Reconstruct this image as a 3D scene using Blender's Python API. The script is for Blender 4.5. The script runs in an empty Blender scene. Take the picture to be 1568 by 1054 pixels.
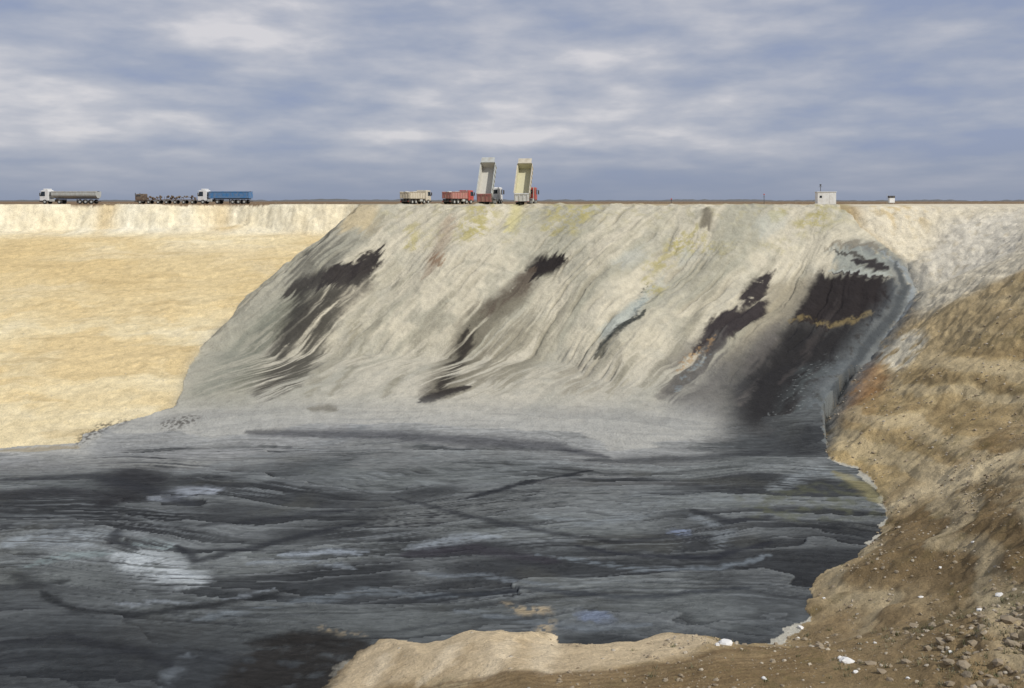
import bpy, bmesh, math, random
import numpy as np
from mathutils import Vector, Matrix
random.seed(4); rng=np.random.RandomState(7)
sc=bpy.context.scene
F_PX=1524.0; CX=784.0; HY=308.0
PLAT=-0.6; POOL=-26.0
def lin(c,k=1.0):
    c=np.array(c,dtype=np.float64)/255.0
    return np.where(c<=0.04045,c/12.92,((c+0.055)/1.055)**2.4)*k
# ---------------------------------------------------------------- noise
_perm=rng.permutation(256); _perm=np.concatenate([_perm,_perm,_perm])
_ang=rng.rand(256)*2*np.pi; _gx=np.cos(_ang).astype(np.float32); _gy=np.sin(_ang).astype(np.float32)
def perlin(x,y,seed=0):
    x=np.asarray(x,dtype=np.float32)+seed*17.31; y=np.asarray(y,dtype=np.float32)-seed*9.77
    xf=np.floor(x); yf=np.floor(y)
    xi=xf.astype(np.int32)&255; yi=yf.astype(np.int32)&255
    fx=x-xf; fy=y-yf
    u=fx*fx*fx*(fx*(fx*6-15)+10); v=fy*fy*fy*(fy*(fy*6-15)+10)
    def g(ix,iy,dx,dy):
        h=_perm[_perm[ix]+iy]
        return _gx[h]*dx+_gy[h]*dy
    a=g(xi,yi,fx,fy); b=g((xi+1)&255,yi,fx-1,fy)
    c=g(xi,(yi+1)&255,fx,fy-1); d=g((xi+1)&255,(yi+1)&255,fx-1,fy-1)
    ab=a+u*(b-a); cd=c+u*(d-c)
    return (ab+v*(cd-ab))*1.5
def fbm(x,y,o=4,seed=0,gain=0.5):
    s=0;a=1.0;t=0
    for i in range(o):
        s=s+a*perlin(x*(2.03**i),y*(2.03**i),seed+i*3); t+=a; a*=gain
    return s/t*1.25
def ss(a,b,x):
    t=np.clip((x-a)/(b-a),0,1); return t*t*(3-2*t)
# ---------------------------------------------------------------- base surfaces
TX=np.array([-60,-39,-14,6,14,27,36,60.]); TY=np.array([122,124,124,121,115,117,122,124.])
def toe(X): return np.interp(X,TX,TY)
def rimY(X): return 160+1.2*np.sin(X*0.13)+0.8*np.sin(X*0.31+1)
def Fsurf(X,Y):
    t=toe(X); r=rimY(X)
    s=(26+PLAT)/(r-t)
    d=Y-t
    z=POOL+s*3.0*np.log1p(np.exp(np.clip(d/3.0,-30,60)))
    return -0.5*np.log(np.exp(-np.clip(z,-30,5)/0.5)+np.exp(-PLAT/0.5))
def Psurf(X,Y):
    r=205+2.5*np.sin(X*0.07)+1.5*np.sin(X*0.19)
    z=-6.0-0.21*(200-Y)
    w=-0.6-1.5*(r-Y)
    wall=np.maximum(w,z)
    return np.minimum(np.maximum(wall,POOL-0.02),PLAT)
def px_ray_surface(px,py,fn,y0=20,y1=240):
    Y=np.arange(y0,y1,0.05); X=(px-CX)/F_PX*Y; zr=-(py-HY)/F_PX*Y
    h=fn(X,Y); k=np.argmax(h>=zr)
    return X[k],Y[k]
# ---------------------------------------------------------------- boundary
right_px=[(500,1053),(520,1025),(545,1000),(580,980),(610,985),(640,992),(670,985),(700,975),(765,966),(800,972),(850,968),(870,988),(910,992),(960,990),(1000,976),(1040,980),(1090,985),(1130,990),(1195,985),(1210,965),(1240,950),(1245,910),(1258,885),(1310,860),(1340,825),(1355,780),(1345,750),(1310,715),(1270,705),(1258,675),(1265,640),(1290,600),(1330,540),(1375,490),(1400,450),(1392,405),(1365,385),(1320,350),(1285,318)]
rb=[px_ray_surface(a,b,Fsurf) for a,b in right_px]
rb=[(-120,40),(-60,41),(-25,44),(-14,49)]+rb+[(53.5,166),(53.5,220)]
left_b=[(-33,220),(-31,197),(-35,188),(-38,180),(-41,163),(-42,146),(-41.4,128),(-39.3,115),(-43,112),(-46.7,108),(-46,105.7),(-53.8,104.5),(-80,104),(-120,104)]
poly=np.array(rb+left_b)
rbn=np.array(rb); rz=Fsurf(rbn[:,0],rbn[:,1])
def inside(P,X,Y):
    r=np.zeros(X.shape,bool); n=len(P)
    for i in range(n):
        x1,y1=P[i];x2,y2=P[(i+1)%n]
        if y1==y2: continue
        c=((y1>Y)!=(y2>Y))
        r^=c&(X<(x2-x1)*(Y-y1)/(y2-y1)+x1)
    return r
def segdist(p,q,X,Y):
    dx=q[0]-p[0];dy=q[1]-p[1];L=dx*dx+dy*dy+1e-9
    t=np.clip(((X-p[0])*dx+(Y-p[1])*dy)/L,0,1)
    return np.hypot(X-p[0]-t*dx,Y-p[1]-t*dy),t
def linedist(P,X,Y,closed=False):
    d=np.full(X.shape,1e9,np.float32); n=len(P)
    for i in range(n if closed else n-1):
        e,_=segdist(P[i],P[(i+1)%n],X,Y); d=np.minimum(d,e)
    return d
# ---------------------------------------------------------------- grid
rows=np.concatenate([[-400,-200,-100,-50,-25],np.linspace(-12,27.5,50),np.arange(28,120,0.2),np.arange(120,164,0.15),np.arange(164,216,0.35),216*np.geomspace(1,45,40)])
cu=np.linspace(-0.56,0.56,930)
e1=np.linspace(0.56,0.9,35)[1:]; e2=np.geomspace(0.9,6,12)[1:]
cols=np.concatenate([-e2[::-1],-e1[::-1],cu,e1,e2])
NR,NC=len(rows),len(cols)
Yg=np.repeat(rows[:,None],NC,1).astype(np.float32)
Xg=(cols[None,:]*np.sqrt(rows[:,None]**2+900)).astype(np.float32)
X=Xg.ravel();Y=Yg.ravel()
wX=X+0.45*fbm(X*0.5,Y*0.5,3,51)+0.9*fbm(X*0.11,Y*0.11,2,52); wY=Y+0.45*fbm(X*0.5,Y*0.5,3,57)+0.9*fbm(X*0.11,Y*0.11,2,58)
ins=inside(poly,wX,wY)
N=X.size
dmin=np.full(N,1e9,np.float32)
for i in range(len(rbn)-1):
    d,_=segdist(rbn[i],rbn[i+1],wX,wY); dmin=np.minimum(dmin,d)
out=np.where(~ins)[0]
ox,oy,od=wX[out],wY[out],dmin[out]
sw=np.zeros(out.size);sz=np.zeros(out.size)
ls=np.maximum(0.3,0.18*od)
for i in range(len(rbn)-1):
    d,t=segdist(rbn[i],rbn[i+1],ox,oy)
    w=np.exp(-np.clip((d-od)/ls,0,40)); sw+=w; sz+=w*(rz[i]+t*(rz[i+1]-rz[i]))
zb=sz/sw
wr=ss(38,66,oy+0.3*(ox-15))
prof_f=np.where(od<18,0.30*od,5.4+0.475*(od-18))
upr=ss(118,150,oy)
sl=0.60-0.16*upr
prof_r=sl*od
bank=zb+prof_f*(1-wr)+prof_r*wr
am=np.clip(od/5,0,1)
bank+=am*wr*(0.9*fbm(ox*0.05,oy*0.05,2,3)+0.18*fbm(ox*0.2,oy*0.2,4,5))
bank+=am*(0.03+0.07*wr)*fbm(ox*0.9,oy*0.9,4,8)
bank+=am*wr*(1-0.7*upr)*0.16*fbm((oy-0.25*ox)*0.5,ox*0.08,3,12)
bq=(bank+0.10*oy-0.02*ox+0.8*fbm(ox*0.05,oy*0.05,2,14))
bank+=am*wr*(1-ss(105,130,oy))*0.20*np.sin(bq*1.25)
md=np.exp(-(((ox-24)/4.5)**2+((oy-43.5)/5.0)**2))
bank+=md*(1.2+0.7*fbm(ox*0.8,oy*0.8,4,15))
bank=-0.8*np.log(np.exp(-np.clip(bank,-40,6)/0.8)+np.exp(-PLAT/0.8))
bank=np.minimum(bank,np.where(np.hypot(ox,oy)<18,-1.5,99))
Z=np.zeros(N)
isleft=(ox<0)&(oy>75)
Po=Psurf(ox,oy)
pn=ss(-25.9,-24,Po)*(1-ss(-1.6,-0.6,Po))
Po=Po+pn*(0.6*fbm(ox*0.03,oy*0.06,3,21)+0.20*fbm(ox*0.10,oy*0.30,4,25)+0.08*fbm(ox*0.7,oy*1.0,3,26))
wallz=(Po>-7.2)&(Po<-0.7)
Po=Po+np.where(wallz,1.0*fbm(ox*0.16,oy*0.05,4,29),0)*ss(-7.2,-5.5,Po)
Po=np.minimum(Po,PLAT+0.1*fbm(ox*.2,oy*.2,2,4))
Z[out]=np.where(isleft,Po,bank)
ii=np.where(ins)[0]; ix,iy=X[ii],Y[ii]
F=Fsurf(ix,iy)
ld=linedist(np.array(left_b),wX[ii],wY[ii])
P=Psurf(ix,iy)
warp=2.6*fbm(ix*0.05,iy*0.05,3,31)+0.45*fbm(ix*0.3,iy*0.3,3,32)
S=ix-0.75*iy+warp
faceW=ss(-25.6,-22,F)*(1-ss(-3.5,-0.9,F))
lobn=0.3+0.7*ss(-0.3,0.4,fbm(ix*0.04,iy*0.04,2,39))
rill=ss(0.18,0.55,fbm(S*0.9,iy*0.05,2,45))*ss(-0.2,0.3,fbm(ix*0.06,iy*0.05,2,46))
rill2=ss(0.2,0.6,fbm(S*2.4,iy*0.10,2,47))*ss(-0.15,0.3,fbm(ix*0.08,iy*0.07,2,48))
rough_=ss(-0.1,0.35,fbm(ix*0.07,iy*0.07,2,49))
rel=0.9*fbm(S*0.075,iy*0.018,2,33)+0.48*lobn*fbm(S*0.2,iy*0.045,3,35)+0.12*lobn*fbm(S*0.8,iy*0.12,3,37)-0.32*rill-0.12*rill2
rel+=(0.10+0.14*rough_)*fbm(ix*0.4,iy*0.4,4,38)
rd=dmin[ii]
rel*=np.clip(rd/6,0.05,1)
F2=F+faceW*rel
lump=ss(-4,-0.8,F)*np.exp(-((iy-rimY(ix)-1)/3.0)**2)
F2+=lump*(0.6*fbm(ix*0.35,iy*0.3,3,41)+0.05)
Ti=np.maximum(P,np.minimum(F2,P+0.8*ld+0.6*fbm(ix*0.3,iy*0.3,3,44)*np.clip(ld/3,0,1)))
pondW=1-ss(-25.7,-24.5,Ti)
# ---- flow field of the sludge
fx0=ix.astype(np.float64).copy(); fy0=iy.astype(np.float64).copy()
for (cx,cy,R,A) in [(-28,76,12,0.55),(-37,62,9,-0.4),(17,79,8,-0.6),(-6,88,11,-0.35),(28,96,6,0.6)]:
    dx=fx0-cx; dy=(fy0-cy); r2=dx*dx*0.45+dy*dy
    a=A*np.exp(-r2/(R*R*0.6)); ca,sa=np.cos(a),np.sin(a)
    fx0=cx+ca*dx-sa*dy*1.4; fy0=cy+sa*dx/1.4+ca*dy
psi_=fy0*0.10-0.004*fx0+0.52*fbm(fx0*0.020,fy0*0.036,2,61)+0.13*fbm(fx0*0.06,fy0*0.12,3,62)
chi_=fx0*0.03+0.4*fbm(fx0*0.03,fy0*0.03,2,64)
v1=psi_*1.7+0.75*fbm(ix*0.045,iy*0.10,4,201,0.45); k1=np.floor(v1); s1_=v1-k1
v2=psi_*5.5+1.2*fbm(ix*0.07,iy*0.16,4,205,0.45); k2=np.floor(v2); s2_=v2-k2
tone1=perlin(k1*0.731+0.37,chi_*0.9+k1*3.3,207); tone2=perlin(k2*0.617+0.21,chi_*1.6+k2*2.1,209)
b3=fbm(psi_*17+0.4*fbm(ix*.2,iy*.4,3,211),chi_*2.0,3,67); b4=fbm(psi_*42+0.6*fbm(ix*.3,iy*.6,3,213),chi_*4,2,68)
thin=1-np.abs(fbm(psi_*5+0.3*fbm(ix*.15,iy*.3,3,221),chi_*0.9,2,223))*16
thin=np.clip(thin,0,1)
fm=ss(-0.2,0.2,fbm(ix*0.035,iy*0.07,2,215)); fm2=ss(-0.05,0.35,fbm(ix*0.05+9,iy*0.11,2,217))
lmp=fbm(ix*.5,iy*.8,4,219)
Ti=Ti+pondW*(0.20*(s1_-.5)+0.08*(s2_-.5)*fm+0.06*b3*fm2+0.015*b4*fm2+0.05*lmp*(0.3+fm)-0.06*thin)*np.clip(rd/3,0.1,1)
Z[ii]=Ti
far=ss(215,400,Y)
Z=Z*(1-far)+far*(PLAT)
Zg=Z.reshape(NR,NC)
def lookup(xs,ys):
    r=np.interp(ys,rows,np.arange(NR)); u=xs/np.sqrt(ys**2+900); c=np.interp(u,cols,np.arange(NC))
    r0=np.clip(r.astype(int),0,NR-2);c0=np.clip(c.astype(int),0,NC-2);fr=r-r0;fc=c-c0
    return (Zg[r0,c0]*(1-fr)*(1-fc)+Zg[r0+1,c0]*fr*(1-fc)+Zg[r0,c0+1]*(1-fr)*fc+Zg[r0+1,c0+1]*fr*fc)
def W(px,py):
    ys=np.arange(26,232,0.08); xs=(px-CX)/F_PX*ys
    h=lookup(xs,ys); zr=-(py-HY)/F_PX*ys
    k=np.argmax(h>=zr); 
    if not (h>=zr).any(): k=-1
    return (xs[k],ys[k])
def WL(pts): return np.array([W(a,b) for a,b in pts])
# ---------------------------------------------------------------- colour
C=np.zeros((N,3)); wet=np.zeros(N)
n1=fbm(X*0.12,Y*0.12,4,71); n2=fbm(X*0.6,Y*0.6,4,73); n3=fbm(X*2.2,Y*2.2,3,75)
wX1=X+0.4*n2+0.25*n3; wY1=Y+0.4*fbm(X*0.55,Y*0.55,4,77)+0.25*fbm(X*2.1,Y*2.1,3,79)
fing=faceW*(2.4*fbm(S*1.0,iy*0.08,3,78)); wX1[ii]+=0.6*fing; wY1[ii]+=0.8*fing
def mix(mask,col,idx=None):
    global C
    m=np.clip(mask,0,1)[:,None]; col=np.asarray(col)
    if idx is None: C[:]=C*(1-m)+col*m
    else: C[idx]=C[idx]*(1-m)+col*m
def sub(P,pad):
    return np.where((X>P[:,0].min()-pad)&(X<P[:,0].max()+pad)&(Y>P[:,1].min()-pad)&(Y<P[:,1].max()+pad))[0]
def blob(pts,col,soft=1.0,op=1.0,tex=None,wetv=None,wa=1.0):
    P=WL(pts); idx=sub(P,soft*2+3)
    if idx.size==0: return
    x=X[idx]+(wX1[idx]-X[idx])*wa; y=Y[idx]+(wY1[idx]-Y[idx])*wa
    d=linedist(P,x,y,True); d=np.where(inside(P,x,y),d,-d)
    m=ss(-soft*0.5,soft*0.5,d)*op
    if tex is not None: m=m*tex[idx]
    mix(m,lin(col),idx)
    if wetv is not None: wet[idx]=wet[idx]*(1-m)+wetv*m
def stroke(pts,wpx,col,op=1.0,soft=0.6,tex=None,wetv=None,wa=1.0):
    P=WL(pts); a,b=pts[len(pts)//2]; p0=W(a,b-4);p1=W(a,b+4)
    wm=wpx*min(abs(p1[1]-p0[1])/8,0.25)*0.5
    idx=sub(P,wm*2+3)
    if idx.size==0: return
    x=X[idx]+(wX1[idx]-X[idx])*wa; y=Y[idx]+(wY1[idx]-Y[idx])*wa
    m=np.zeros(idx.size); n=len(P); seg=np.hypot(*np.diff(P,axis=0).T); tot=seg.sum()+1e-6; acc=0
    for i in range(n-1):
        d,t=segdist(P[i],P[i+1],x,y); s=np.clip((acc+t*seg[i])/tot,0,1); acc+=seg[i]
        w=wm*(0.35+0.65*np.clip(4*s*(1-s),0,1)**0.5)+1e-4
        lo=w*(1-soft); hi=w*(1+soft)
        tt=np.clip((d-lo)/(hi-lo),0,1); m=np.maximum(m,1-tt*tt*(3-2*tt))
    m=m*op
    if tex is not None: m=m*tex[idx]
    mix(m,lin(col),idx)
    if wetv is not None: wet[idx]=wet[idx]*(1-m)+wetv*m
leftm=(~ins)&(X<0)&(Y>75); bankm=(~ins)&(~leftm)
C[:]=lin((150,128,95))
hz=Z
# left wall
L=np.where(leftm)[0]
cl=np.repeat(lin((216,200,160))[None,:],L.size,0)
st=fbm(X[L]*0.03,Y[L]*0.07+0.5*n1[L],4,81)
cl=cl+(lin((207,184,136))-cl)*(ss(-0.15,0.4,st)*0.8)[:,None]
cl=cl+(lin((226,216,186))-cl)*ss(0.1,0.5,-st)[:,None]*0.6
mid=(ss(145,165,Y[L])*(1-ss(182,196,Y[L])))[:,None]; cl=cl+(lin((202,178,128))-cl)*mid*0.55
fine=fbm(X[L]*0.05,Y[L]*0.30+0.7*n1[L],4,82); cl=cl*(1+0.08*fine)[:,None]  # thin horizontal bench shadows painted into the wall colour
dk=ss(0.28,0.5,fbm(X[L]*0.05+7,Y[L]*0.35+0.9*n1[L],4,86)); cl=cl+(lin((180,158,114))-cl)*(dk*0.4)[:,None]
up=ss(-7.5,-5.5,hz[L])[:,None]; cl=cl+(lin((226,219,196))-cl)*up*np.clip(0.75+0.5*n1[L][:,None],0,1)
och=ss(0.05,0.45,fbm(X[L]*0.06+3,Y[L]*0.05,3,83))[:,None]; cl=cl+(lin((204,180,132))-cl)*up*och*0.75
cl=cl*(1+0.09*n2[L][:,None]+0.07*n3[L][:,None])
C[L]=cl
# right bank
B=np.where(bankm)[0]
bs_=fbm((Z[B]+0.10*Y[B]-0.02*X[B])*0.55+0.6*n1[B],X[B]*0.03,3,84)
cb=np.repeat(lin((172,152,116))[None,:],B.size,0)
cb=cb+(lin((140,118,82))-cb)*ss(0.0,0.45,n1[B])[:,None]
cb=cb+(lin((196,182,150))-cb)*ss(0.1,0.6,fbm(X[B]*0.15,Y[B]*0.15,4,85))[:,None]*0.7
cb=cb*(1+0.16*n2[B]+0.14*n3[B])[:,None]
C[B]=cb
topm=(Z>-0.9)&(Y>150)
mix(np.where(topm&(Y>206),1,0)*1.0,lin((120,100,76)))
sp=ss(-0.1,0.35,n2)
lowb=1-ss(105,128,Y)
band=np.zeros(N); band[B]=ss(0.05,0.35,bs_); bandn=np.zeros(N); bandn[B]=ss(0.05,0.35,-bs_)
band*=lowb; bandn*=lowb
blob([(1285,313),(1420,309),(1568,309),(1640,312),(1640,400),(1568,412),(1480,455),(1405,490),(1398,430),(1365,384),(1320,350)],(210,201,178),3,0.96)
blob([(1330,318),(1440,312),(1420,335),(1390,350),(1370,345)],(200,178,132),3,0.7,sp)
blob([(1450,340),(1568,320),(1568,380),(1400,430)],(212,206,190),4,0.7)
mix(np.where(bankm&(Y>118),1,0)*ss(0.15,0.45,n2+0.4*n3)*0.35,lin((176,162,130)))
blob([(1400,490),(1568,420),(1660,405),(1660,500),(1568,520),(1440,560),(1345,560)],(188,168,128),5,0.8)
blob([(1340,530),(1400,505),(1420,520),(1385,565),(1345,555)],(224,215,190),1.5,0.95,ss(-0.5,0.0,n2))
blob([(1285,615),(1335,545),(1362,580),(1340,640),(1296,655)],(156,118,78),2.5,0.8)
blob([(1262,690),(1275,640),(1400,560),(1568,500),(1660,500),(1660,620),(1568,640),(1400,740),(1350,745)],(168,147,106),5,0.7)
stroke([(1280,690),(1400,620),(1568,560)],30,(204,184,140),0.6,1.0,sp)
blob([(1262,675),(1320,668),(1380,730),(1352,765),(1312,715),(1270,706)],(194,170,122),2.5,0.85)
blob([(1358,800),(1440,765),(1568,715),(1680,690),(1680,900),(1568,900),(1400,900),(1262,900),(1262,886),(1320,860),(1345,825)],(122,103,73),3,0.85)  # lower bank, next blob too: damp brown soil plus slope shade painted in
blob([(1300,900),(1568,820),(1680,800),(1680,960),(1568,960),(1250,940),(1255,905)],(108,92,66),4,0.6,sp)
blob([(1240,955),(1300,930),(1568,930),(1700,930),(1700,1300),(1000,1300),(300,1300),(480,1060),(560,1030),(760,1040),(900,1010),(1100,995),(1200,990)],(140,120,88),2.5,0.8)
blob([(1380,960),(1568,900),(1700,900),(1700,1120),(1400,1120)],(116,106,76),3,0.8,ss(-0.3,0.3,n1))
mix(band*0.4,lin((206,192,158))); mix(bandn*0.4,lin((112,95,66)))
mix(np.where(bankm,1,0)*lowb*ss(0.1,0.45,n2+0.5*n3)*ss(-0.2,0.3,n1)*0.45,lin((106,96,62)))
stroke([(1356,782),(1420,748),(1500,722),(1600,676)],44,(212,194,156),0.85,0.9)
blob([(495,1060),(525,1020),(555,990),(600,975),(700,965),(850,965),(1000,970),(1100,985),(1040,1005),(940,1020),(840,1030),(700,1042),(600,1045),(540,1070)],(202,183,150),1.6,0.95)
for (a,b,c_,d_) in [(590,1000,560,1050),(700,985,640,1050),(780,980,740,1040),(850,975,830,1030)]:
    stroke([(a,b),((a+c_)/2+8,(b+d_)/2),(c_,d_)],12,(222,206,176),0.6,0.9)
    stroke([(a+25,b),((a+c_)/2+33,(b+d_)/2),(c_+20,d_)],9,(168,148,116),0.5,0.9)
for k in range(8):
    stroke([(640,1056+k*6),(850,1034+k*6),(1050,1014+k*6),(1250,985+k*6)],3,(112,92,66),0.6,0.6,None,None,0.3)
# ---- tailings
T=np.where(ins)[0]; tx,ty,tz=X[T],Y[T],Z[T]
Sx=S
ct=np.repeat(lin((190,183,162))[None,:],T.size,0)
s1=fbm(Sx*0.13,ty*0.03,4,91); s2=fbm(Sx*0.45,ty*0.07,4,93); s3=fbm(Sx*1.4,ty*0.16,3,95); s4=fbm(tx*0.25,ty*0.25,4,97)
ct=ct+(lin((156,154,137))-ct)*(ss(-0.05,0.42,s1)*0.85)[:,None]
ct=ct+(lin((204,196,174))-ct)*(ss(0.0,0.5,-s1)*0.55)[:,None]
ct=ct+(lin((158,153,134))-ct)*(ss(0.05,0.45,s2)*0.6)[:,None]
ct=ct+(lin((170,166,150))-ct)*(ss(0.0,0.4,s4)*0.5)[:,None]
fl_=ss(-25,-22,tz)
ct=ct+(lin((142,136,118))-ct)*(rill*fl_*0.6)[:,None]
ct=ct+(lin((148,143,126))-ct)*(rill2*fl_*0.4)[:,None]
ct=ct+(lin((150,147,130))-ct)*(ss(0.1,0.4,s4+0.3*n2[T])*rough_*fl_*0.45)[:,None]
ct=ct*(1+0.10*s2+0.10*s3+0.07*n3[T]+0.06*s4)[:,None]
gt=ss(-17,-25,tz)[:,None]; ct=ct+(lin((168,166,157))-ct)*gt*0.6
topg=ss(-6,-1,tz)*ss(0.05,0.4,n2[T]); ct=ct+(lin((176,168,132))-ct)*(topg*0.4)[:,None]
topf=ss(161,166,ty)*ss(-2,-0.8,tz); ct=ct+(lin((170,154,124))-ct)*topf[:,None]
C[T]=ct
streak=np.zeros(N); streak[T]=ss(-0.3,0.15,s2*0.7+s3*0.5)
streakB=np.zeros(N); streakB[T]=ss(-0.25,0.15,s2*0.6+s3*0.6)
spk=ss(-0.1,0.3,n3+0.5*n2); rag=ss(-0.95,-0.45,n2+0.4*n3)
clus=ss(-0.1,0.25,fbm(X*0.09,Y*0.09,2,99))
blob([(535,316),(600,312),(560,370),(450,470),(400,560),(380,625),(262,630),(290,560),(345,490),(455,400)],(148,146,132),3,0.7)
blob([(540,315),(580,318),(575,355),(520,350)],(186,168,130),2,0.6)
blob([(520,345),(545,372),(500,420),(440,440),(452,400),(480,375)],(102,100,91),2,0.8,streak)
blob([(490,440),(525,430),(510,500),(460,590),(400,616),(388,600),(430,530),(455,470)],(84,82,73),2,0.9,streakB)
blob([(440,440),(475,440),(430,560),(380,600),(345,600),(380,520)],(112,112,98),2,0.85,streak)
blob([(395,480),(440,450),(400,540),(330,612),(290,605),(350,530)],(124,126,114),3,0.65,streak)
for (pts,w_) in [([(585,330),(560,365)],10),([(620,420),(560,520),(505,605)],12),([(560,470),(500,560),(470,606)],10),([(730,400),(690,440),(640,520),(600,590)],10),([(900,430),(850,490),(800,560),(770,600)],12),([(960,560),(930,600)],8),([(830,470),(800,520),(760,590)],8),([(1100,430),(1040,520),(980,600)],12),([(1000,500),(960,560),(930,612)],9),([(680,470),(620,560),(590,610)],8),([(1200,380),(1140,440)],8)]:
    stroke(pts,w_,(136,132,116),0.65,0.8,streak)
# dark streaks
blob([(553,386),(584,382),(584,402),(566,420),(552,434),(522,440),(533,414),(550,402)],(50,46,45),0.7,0.98,rag)
blob([(490,426),(512,404),(548,400),(548,422),(520,438),(490,440)],(48,44,44),0.7,0.97,rag)
stroke([(500,428),(470,436),(446,444)],30,(56,53,51),0.94,0.6,rag)
stroke([(565,425),(530,445),(500,465),(458,500),(440,540)],40,(68,65,60),0.88,0.8,streak)
stroke([(458,440),(462,470),(446,510),(425,550)],28,(62,60,56),0.85,0.8,rag)
stroke([(515,450),(485,495),(450,545),(405,608)],34,(74,71,64),0.85,0.8,streak)
stroke([(858,400),(828,408),(812,420)],24,(42,38,37),1,0.5,rag)
stroke([(812,418),(795,442),(770,462),(738,482)],28,(84,74,64),0.92,0.7,rag)
stroke([(775,462),(735,490),(718,540),(690,580),(656,612)],54,(78,73,63),0.87,0.7,streak)
stroke([(790,465),(765,510),(742,560),(700,602)],48,(126,121,105),0.75,0.8,streak)
stroke([(722,500),(708,545),(672,596)],18,(46,42,39),0.9,0.6,streakB)
stroke([(718,592),(680,602),(644,615)],10,(46,42,40),0.95,0.5)
stroke([(690,330),(668,392),(655,420)],12,(154,139,120),0.7,0.8)
stroke([(664,390),(676,404)],14,(132,110,88),0.85,0.8)
stroke([(1083,318),(1080,352)],12,(100,94,80),0.8,0.7,rag)
stroke([(540,500),(548,520)],12,(148,142,122),0.7,0.8)
stroke([(990,440),(970,490),(935,515),(922,540)],10,(60,63,62),0.9,0.5,spk)
blob([(995,440),(985,470),(955,495),(925,520),(920,500),(955,475)],(168,175,168),1.2,0.7)
stroke([(985,478),(950,500),(925,525),(918,545)],8,(50,53,51),0.9,0.5)
blob([(940,395),(985,375),(990,395),(950,415)],(176,178,170),1.5,0.45)
blob([(850,560),(900,545),(920,600),(860,605)],(138,132,116),2,0.6,streakB)
blob([(905,560),(925,520),(960,540),(940,590)],(144,138,120),2,0.5,streakB)
for (a,b,w,h) in [(742,342,26,22),(718,352,26,18),(860,330,22,34),(892,335,16,26),(905,322,18,18),(650,368,26,18),(1000,412,20,16),(1030,390,20,26),(1055,372,26,20),(1105,378,26,10),(1190,378,32,10),(1275,328,26,26),(740,318,22,14),(1005,440,18,12),(790,345,16,30),(1240,345,24,20),(640,352,20,12),(1190,330,16,12)]:
    pts=[(a+w*math.cos(t)-0.5*h*math.sin(t),b+h*math.sin(t)) for t in np.linspace(0,2*math.pi,9)[:-1]]
    blob(pts,(166,157,108),1.4,0.8,ss(-0.3,0.25,n2+0.6*n3)*(0.35+0.65*clus))
for (a,b,w,h) in [(1050,392,16,12),(1180,342,26,20),(1010,432,10,8)]:
    pts=[(a+w*math.cos(t)-0.5*h*math.sin(t),b+h*math.sin(t)) for t in np.linspace(0,2*math.pi,9)[:-1]]
    blob(pts,(172,176,168),1.6,0.4)
stroke([(800,300),(790,330),(782,352)],22,(186,178,132),0.8,0.8)
blob([(1180,430),(1245,420),(1245,445),(1205,495),(1150,540),(1120,570),(1095,560),(1150,490)],(148,140,120),2.5,0.8)
blob([(1134,450),(1162,421),(1186,414),(1180,442),(1152,466),(1134,476)],(50,45,46),0.8,0.98,rag)
blob([(1086,488),(1136,470),(1178,464),(1166,490),(1132,506),(1108,528),(1080,544),(1058,536),(1078,505)],(50,45,47),1.0,0.98,rag)
stroke([(1110,515),(1080,545),(1050,580),(1028,614)],50,(82,79,76),0.9,0.8,streak)
stroke([(1090,520),(1062,545),(1045,562)],12,(154,126,90),0.7,0.6,spk)
stroke([(1100,530),(1070,552),(1050,575),(1035,600)],12,(130,142,146),0.6,0.6,ss(0.0,0.4,-n2+0.5*n3))
blob([(1190,500),(1205,500),(1140,560),(1122,610),(1112,650),(1040,640),(1030,610),(1070,570),(1140,530)],(104,102,98),5,0.88)
# big dark apron at right, running down into the pond
blob([(1250,418),(1300,412),(1366,423),(1386,440),(1382,465),(1350,510),(1310,560),(1270,610),(1262,690),(1200,740),(1120,730),(1070,690),(1105,640),(1110,590),(1132,550),(1195,500),(1228,455)],(58,58,59),4.0,0.95)
blob([(1256,416),(1366,426),(1376,450),(1348,486),(1270,494),(1210,496),(1238,445)],(42,38,38),1.0,0.97)
blob([(1205,500),(1262,500),(1334,488),(1296,532),(1246,575),(1215,635),(1130,660),(1150,570)],(38,37,38),3,0.92)
blob([(1225,560),(1290,550),(1268,610),(1262,700),(1200,720),(1180,660)],(78,84,84),3,0.6,streak)
stroke([(1190,500),(1150,560),(1130,620)],16,(96,92,88),0.6,0.8,streak)
stroke([(1290,450),(1240,530),(1190,590)],10,(74,69,67),0.4,0.8,streak)
blob([(1240,550),(1300,545),(1265,610),(1258,660),(1170,650),(1190,610)],(146,151,149),1.2,0.5,ss(0.42,0.66,n3+0.35*n2))
stroke([(1208,492),(1240,489),(1272,497),(1310,490),(1338,476)],8,(120,106,74),0.75,0.7,ss(-0.5,0.1,n2+n3),None,0.4)
stroke([(1222,500),(1240,494),(1270,503)],5,(46,40,38),0.9,0.5)
stroke([(1300,378),(1345,385),(1380,410),(1393,440),(1388,475),(1350,522),(1300,582),(1264,640),(1250,690)],22,(100,106,108),0.8,0.8,ss(-0.7,-0.1,n2+0.4*n3),0.2,0.5)
stroke([(1345,384),(1384,408),(1397,440),(1392,470),(1352,520)],6,(138,144,145),0.75,0.7,rag,0.2,0.5)
stroke([(1372,400),(1386,440),(1370,480),(1320,540),(1275,600)],10,(62,66,69),0.75,0.6,rag,0.2,0.6)
blob([(1270,378),(1310,378),(1362,398),(1366,418),(1290,412)],(134,139,133),1.6,0.8)
stroke([(1308,398),(1335,406),(1360,408)],15,(42,38,40),0.95,0.5,None,None,0.5)
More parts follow.
